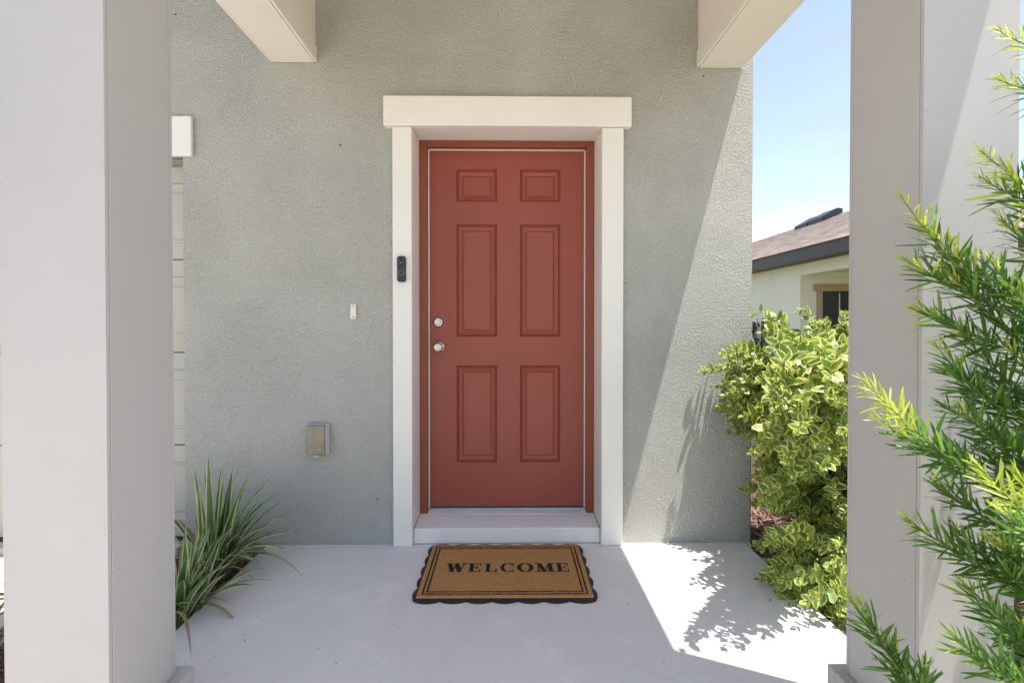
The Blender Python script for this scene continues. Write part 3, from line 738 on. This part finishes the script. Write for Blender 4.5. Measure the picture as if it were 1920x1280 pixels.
for a in ((1868, 55, -1.62, .17, -.08, .09), (1872, 150, -1.60, .14, -.03, .04), (1838, 282, -1.60, .16, -.12, .08), (1835, 330, -1.58, .16, -.08, .05),
          (1688, 365, -1.55, .15, -.21, .11), (1735, 425, -1.56, .20, -.19, .11), (1692, 482, -1.54, .20, -.11, .05), (1712, 572, -1.53, .22, -.10, .035), (1750, 640, -1.56, .14, -.16, .05),
          (1617, 712, -1.60, .22, -.20, .15), (1640, 780, -1.58, .18, -.10, .06), (1698, 968, -1.56, .22, -.14, .05), (1880, 950, -1.75, .10, -.1, .0), (1830, 870, -1.70, .17, -.16, .13),
          (1590, 1108, -1.50, .13, -.20, .05), (1735, 1240, -1.55, -.05, -.12, .02), (1660, 1200, -1.50, .06, -.16, .02), (1785, 1190, -1.72, .15, -.10, .0), (1850, 1000, -1.6, .2, -.16, .03),
          (1780, 700, -1.58, .2, -.12, .0), (1770, 500, -1.56, .2, -.2, .03), (1800, 760, -1.6, .2, -.2, .02), 
          (1870, 400, -1.6, .2, -.2, .02), (1850, 480, -1.62, .16, -.2, .0), (1900, 545, -1.64, .15, -.2, .0), (1790, 610, -1.55, .2, -.22, .0), (1770, 830, -1.55, .2, -.17, .03),
          (1750, 900, -1.54, .2, -.13, .0), (1860, 800, -1.6, .18, -.2, .0), (1790, 990, -1.56, .18, -.15, .0), (1880, 1060, -1.62, .15, -.15, .0),
          (1860, 1140, -1.66, .12, -.15, .0), (1895, 330, -1.62, .15, -.2, .03), (1905, 880, -1.68, .12, -.2, .1), (1880, 1230, -1.7, .1, -.15, .0), (1765, 760, -1.52, .24, -.1, .0), (1840, 690, -1.54, .2, -.24, .0), (1885, 640, -1.6, .18, -.2, .02), (1830, 830, -1.56, .2, -.2, .02), (1800, 1090, -1.6, .18, -.16, .03), (1870, 1010, -1.6, .16, -.18, .02), (1900, 1150, -1.64, .12, -.16, .03)):
    to_tip(*a)
for i in range(60):                                      # the rest of the column, beyond the frame
    a = r.uniform(0, 6.283); z = r.uniform(.1, 1.75); q = .42 * (1 - .35 * z / 1.9) * r.uniform(.6, 1)
    tp = Vector((PB.x + .06 + q * math.cos(a), PB.y + q * math.sin(a), z))
    pr = project(tp)
    if pr is None or pr[0] < 1880 or tp.y > PYF - .05 and tp.x < PXO + .1: continue
    st0 = Vector((PB.x, PB.y, max(.02, z - .28)))
    sprig(bez(st0, st0 + (tp - st0) * .3 + Vector((0, 0, .04)), tp - (tp - st0) * .3, tp, 8), .3, r.choice((0, .04, .08)), .006)
stm.build('stem', M_GSTEM, pod)
plant_leaves(pod, PV, items, seed=3)

# --- striped flax lilies left of the slab
def flax(base, n, hmax, label, seed, aim=None, dry=.12):
    r = random.Random(seed); root = thing('flax_lily', label, 'plant', base, 'striped flax lilies beside the left porch post')
    for i in range(n):
        a = r.uniform(0, 6.283) if aim is None or r.random() > .58 else r.gauss(aim, .5)
        L = hmax * r.uniform(.55, 1.0); lean = r.uniform(.12, 1.0) if i > 7 else r.uniform(.05, .3); isdry = r.random() < dry
        if isdry: lean = r.uniform(.8, 1.25)
        W = r.uniform(.022, .040) * (.6 if isdry else 1); out = Vector((math.cos(a), math.sin(a), 0)); sd_ = Vector((-math.sin(a), math.cos(a), 0))
        tw = r.uniform(-.5, .5); p = out * r.uniform(.005, .05) + Vector((r.uniform(-.03, .03), r.uniform(-.03, .03), 0)); N = 9
        V, UV, Fs = [], [], []; ang = lean * .5; bend = lean * r.uniform(.9, 1.9) / N
        for k in range(N + 1):
            v = k / N; d = out * math.sin(ang) + Vector((0, 0, 1)) * math.cos(ang); nrm = d.cross(sd_)
            w_ = W * (.55 + .45 * min(1, v * 4)) * (1 - max(0, (v - .45) / .55) ** 1.6) * .5 + .0002
            s2 = (sd_ * math.cos(tw * v) + nrm * math.sin(tw * v))
            V += [p - s2 * w_ - nrm * w_ * .45, p.copy(), p + s2 * w_ - nrm * w_ * .45]; UV += [(0, v), (.5, v), (1, v)]
            if p.z > .02 or ang < 1.5: p = p + d * (L / N)
            else: p = p + Vector((d.x, d.y, 0)) * (L / N)
            ang += bend
        for k in range(N):
            q = k * 3; Fs += [(q, q + 3, q + 4, q + 1), (q + 1, q + 4, q + 5, q + 2)]
        me = bpy.data.meshes.new('leaf'); me.from_pydata(V, [], Fs); me.update()
        u = me.uv_layers.new(name='UVMap')
        for lp in me.loops: u.data[lp.index].uv = UV[lp.vertex_index]
        me.polygons.foreach_set('use_smooth', [True] * len(Fs))
        o = link('leaf', me, M_DRYBLADE if isdry else M_FLAX, root)
        if isdry: o['label'] = 'dry brown leaf'
flax((-1.43, -.24, -.06), 68, .60, 'flax lily with striped upright blades in the corner by the stucco wall', 51, aim=.05)
flax((-1.37, -.56, -.06), 52, .46, 'low flax lily with arching striped blades beside the porch slab edge', 52, aim=-.3, dry=.25)
flax((-1.75, -.55, -.06), 46, .50, 'striped flax lily mostly hidden behind the left-hand porch post', 53)
flax((-1.86, -.98, -.06), 50, .42, 'striped flax lily at the far left edge beside the driveway', 54, aim=3.0)

# ------------------------------------------------------------------ the neighbouring house
NX, NZB, NZT, NY0 = 7.5, 2.77, 3.09, 6.83
NG = G - .09
nb = thing('neighbour_house', 'pale cream house with brown shingle roof across the side yard', 'house', (8, 7.4, NG))
NB = nb.location.copy()
def nbuild(m, name, mat, parent=None, kind=None, label=None):
    o = m.build(name, mat, None, kind, label)
    for v in o.data.vertices: v.co -= NB
    o.parent = parent or nb; return o
WXN, YP = 8.0, 10.26
nw = MB().box(WXN, WXN + .22, YP, 26, NG, NZB + .02).box(WXN, WXN + .22, 7.4, YP - .001, 2.48, NZB + .02).box(WXN, WXN + .4, 7.4, 7.8, NG, 2.479)
nw.box(WXN + .221, 12, YP + .0, YP + .2, NG, 2.75); nw.box(10.6, 22, 7.4, 7.6, NG, NZB + .02); nw.box(10.6, 10.8, 7.601, YP - .001, NG, 2.75); nw.box(WXN + .41, 10.599, 7.4, 7.6, 2.48, NZB + .02)
nbuild(nw, 'wall', M_NWALL)
nbuild(MB().box(WXN + .225, 10.59, 7.61, YP - .002, 2.56, 2.60), 'porch_ceiling', M_NWALL)
nbuild(MB().box(NX, NX + .03, NY0, 26.5, NZB, NZT, .004).box(NX + .031, 22, NY0, NY0 + .03, NZB, NZT, .004), 'fascia', M_ROOFDARK)
nbuild(MB().box(NX + .031, WXN - .001, NY0 + .031, 26.5, NZB + .012, NZB + .03).box(WXN, 22, NY0 + .031, 7.399, NZB + .012, NZB + .03), 'soffit', M_ROOFDARK)
RX, RZ = 13.4, NZT + .4167 * (13.4 - NX)
bm = bmesh.new(); z0 = NZT - .01
pts = [(NX - .03, NY0 - .03, z0), (22, NY0 - .03, z0), (RX, NY0 - .03 + RX - NX, RZ - .01), (RX, 27, RZ - .01), (NX - .03, 27, z0), (22, 27, z0)]
q = [bm.verts.new(p) for p in pts]
bm.faces.new((q[0], q[2], q[3], q[4])); bm.faces.new((q[0], q[1], q[2])); bm.faces.new((q[1], q[5], q[3], q[2]))
m = MB(); m.merge(bm); roof = nbuild(m, 'roof', M_SHINGLE)
# shingles of the slope that faces us
sl = math.atan(.4167); cl_, sl_ = math.cos(sl), math.sin(sl)
shm = MB(); shm.box(0, .30, -.160, .160, 0, .018); sme = shm.mesh('shingle'); sme.materials.append(M_SHINGLE)
a_ = sme.attributes.new('rnd', 'FLOAT', 'FACE'); a_.data.foreach_set('value', [0.0] * len(sme.polygons))
r = random.Random(8); lst = []
ncourse = int((RX - NX) / cl_ / .145)
for k in range(ncourse):
    s_ = -.04 + k * .145; x = NX + s_ * cl_; z = NZT + s_ * sl_ + .004
    y = max(NY0 + .15, NY0 + (x - NX) + .25) + (k % 2) * .165 + r.uniform(-.05, .05)
    while y < 26.5:
        lst.append((Vector((x, y, z)), r.uniform(.0, .02))); y += .33
def vis(p):
    pr = project(p); return pr is not None and 1405 < pr[0] < 1598 and 380 < pr[1] < 500
cand = sorted([i for i, (p, _) in enumerate(lst) if vis(p)], key=lambda i: (lst[i][0] - CAM).length)[:300]; cs = set(cand)
V, Fs, A = [], [], []
for i, (p, tilt) in enumerate(lst):
    q3 = Matrix.Rotation(-sl + .03 + tilt, 3, 'Y')
    if i in cs:
        o = bpy.data.objects.new('shingle', sme); COL.objects.link(o); o.parent = roof; o.matrix_local = Matrix.Translation(p - NB) @ q3.to_4x4()
    else:
        k = len(V); V += [p - NB + q3 @ v.co for v in sme.vertices]; a = r.random()
        for f in sme.polygons: Fs.append([k + j for j in f.vertices]); A.append(a)
me = bpy.data.meshes.new('shingles'); me.from_pydata(V, [], Fs); me.update()
a_ = me.attributes.new('rnd', 'FLOAT', 'FACE'); a_.data.foreach_set('value', A)
link('shingles', me, M_SHINGLE, roof, kind='stuff')
# ridge vent boxes
vp = at(1552, 407, 17.2)
for dy, hh in ((-.5, .10), (.45, .06)):
    y = vp.y + dy; x = RX - .25; z = NZT + .4167 * (x - NX)
    m = MB(); m.prism([(x - .55, z - .20), (x + .3, z + .15), (x + .3, z + .22 + hh), (x + .1, z + .25 + hh), (x - .55, z + hh - .12)], y - .42, y + .42, axis='y')
    nbuild(m, 'roof_vent', M_BLACK, roof)
# the porch door with tan casing
YW = YP - .002
pL = at(1541, 560, YW); hx = at(1525, 533, YW); zt = at(1541, 553, YW).z; zh = hx.z; zb_ = at(1541, 546, YW).z; jx = at(1531, 560, YW).x
ct = nbuild(MB().box(hx.x, pL.x + 1.15, YW - .05, YW, zb_, zh, .004), 'door_casing', M_NTRIM)
nbuild(MB().box(jx, pL.x, YW - .035, YW, NG + .1, zb_ - .001, .003).box(pL.x + .98, pL.x + 1.09, YW - .035, YW, NG + .1, zb_ - .001, .003), 'casing_leg', M_NTRIM, ct)
dr = nbuild(MB().box(pL.x + .001, pL.x + .979, YW - .012, YW - .0005, NG + .1, zb_ - .002), 'door', M_NDOOR)
for k, (a, b) in enumerate(((.10, .42), (.56, .88))):
    for c, d in ((1.50, 1.78), (.75, 1.38), (.2, .62)):
        nbuild(MB().box(pL.x + a, pL.x + b, YW - .022, YW - .0125, NG + .1 + c, NG + .1 + d, .006), 'panel', M_NDOOR, dr)
nbuild(MB().box(pL.x + .455, pL.x + .485, YW - .02, YW - .0125, NG + .1, zb_ - .05), 'handle_bar', M_ALU, dr)

# shrubs and a lantern in front of the neighbouring house
dark_v = [leaf_mesh('dark_leaf', M_DLEAF, .06, .03, ovate, .2, .15)]; DV = [(me, d, .06, 0) for me, d in dark_v]
def far_shrub(base, rx, rz, n, label, seed):
    r = random.Random(seed); root = thing('dark_shrub', label, 'shrub', base, 'dark shrubs by the neighbouring house'); base = Vector(base); items = []; s_ = MB()
    for i in range(n):
        a = r.uniform(0, 6.283); h = r.random() ** .8; q = rx * math.sqrt(1 - (h * .9) ** 2) * r.uniform(.4, 1)
        tp = base + Vector((q * math.cos(a), q * math.sin(a), rz * h)); d = (tp - base).normalized()
        s_.tube([Vector((0, 0, 0)), (tp - base) * .5 + Vector((0, 0, .1)), tp - base], .008, .002, 4)
        for k in range(14):
            p = tp - d * r.uniform(0, .22); ld_ = (d + Vector((r.uniform(-1, 1), r.uniform(-1, 1), r.uniform(-.4, .8)))).normalized()
            items.append((p, frame_(ld_, Vector((0, 0, 1)), r.gauss(0, .4)), r.uniform(.7, 1.2), 0))
    s_.build('stem', M_BARK, root); plant_leaves(root, DV, items, nparts=0, rest='leaves', seed=seed)
p_ = at(1425, 600, 12.0); far_shrub((p_.x, 12.0, NG), .55, 1.50, 90, 'small dark leafed shrub against the pale neighbouring wall', 61)
p_ = at(1580, 620, 8.6); far_shrub((p_.x + .1, 8.6, NG), .40, 1.62, 90, 'dark rounded shrub before the neighbour\'s charcoal door', 62)
p_ = at(1487, 640, 5.0)
ln = thing('garden_lantern', 'black framed lantern on a post among the variegated leaves', 'lantern', (p_.x, 5.0, NG))
zl = p_.z - NG
MB().lathe([(.03, 0), (.03, .02), (.016, .04), (.016, zl - .16)], (0, 0, 0), Vector((0, 0, 1)), n=10).build('post', M_BLACK, ln)
lb = MB()
for sx in (-1, 1):
    for sy in (-1, 1): lb.box(sx * .07 - .008, sx * .07 + .008, sy * .07 - .008, sy * .07 + .008, zl - .14, zl + .12)
lb.box(-.09, .09, -.09, .09, zl - .16, zl - .141); lb.box(-.085, .085, -.085, .085, zl + .121, zl + .14); lb.prism([(-.10, zl + .141), (.10, zl + .141), (.02, zl + .2), (-.02, zl + .2)], -.10, .10, axis='y')
lb.build('cage', M_BLACK, ln)
MB().box(-.058, .058, -.058, .058, zl - .139, zl + .119).build('pane', M('lantern_glass', (.62, .64, .60), .25, .05), ln)
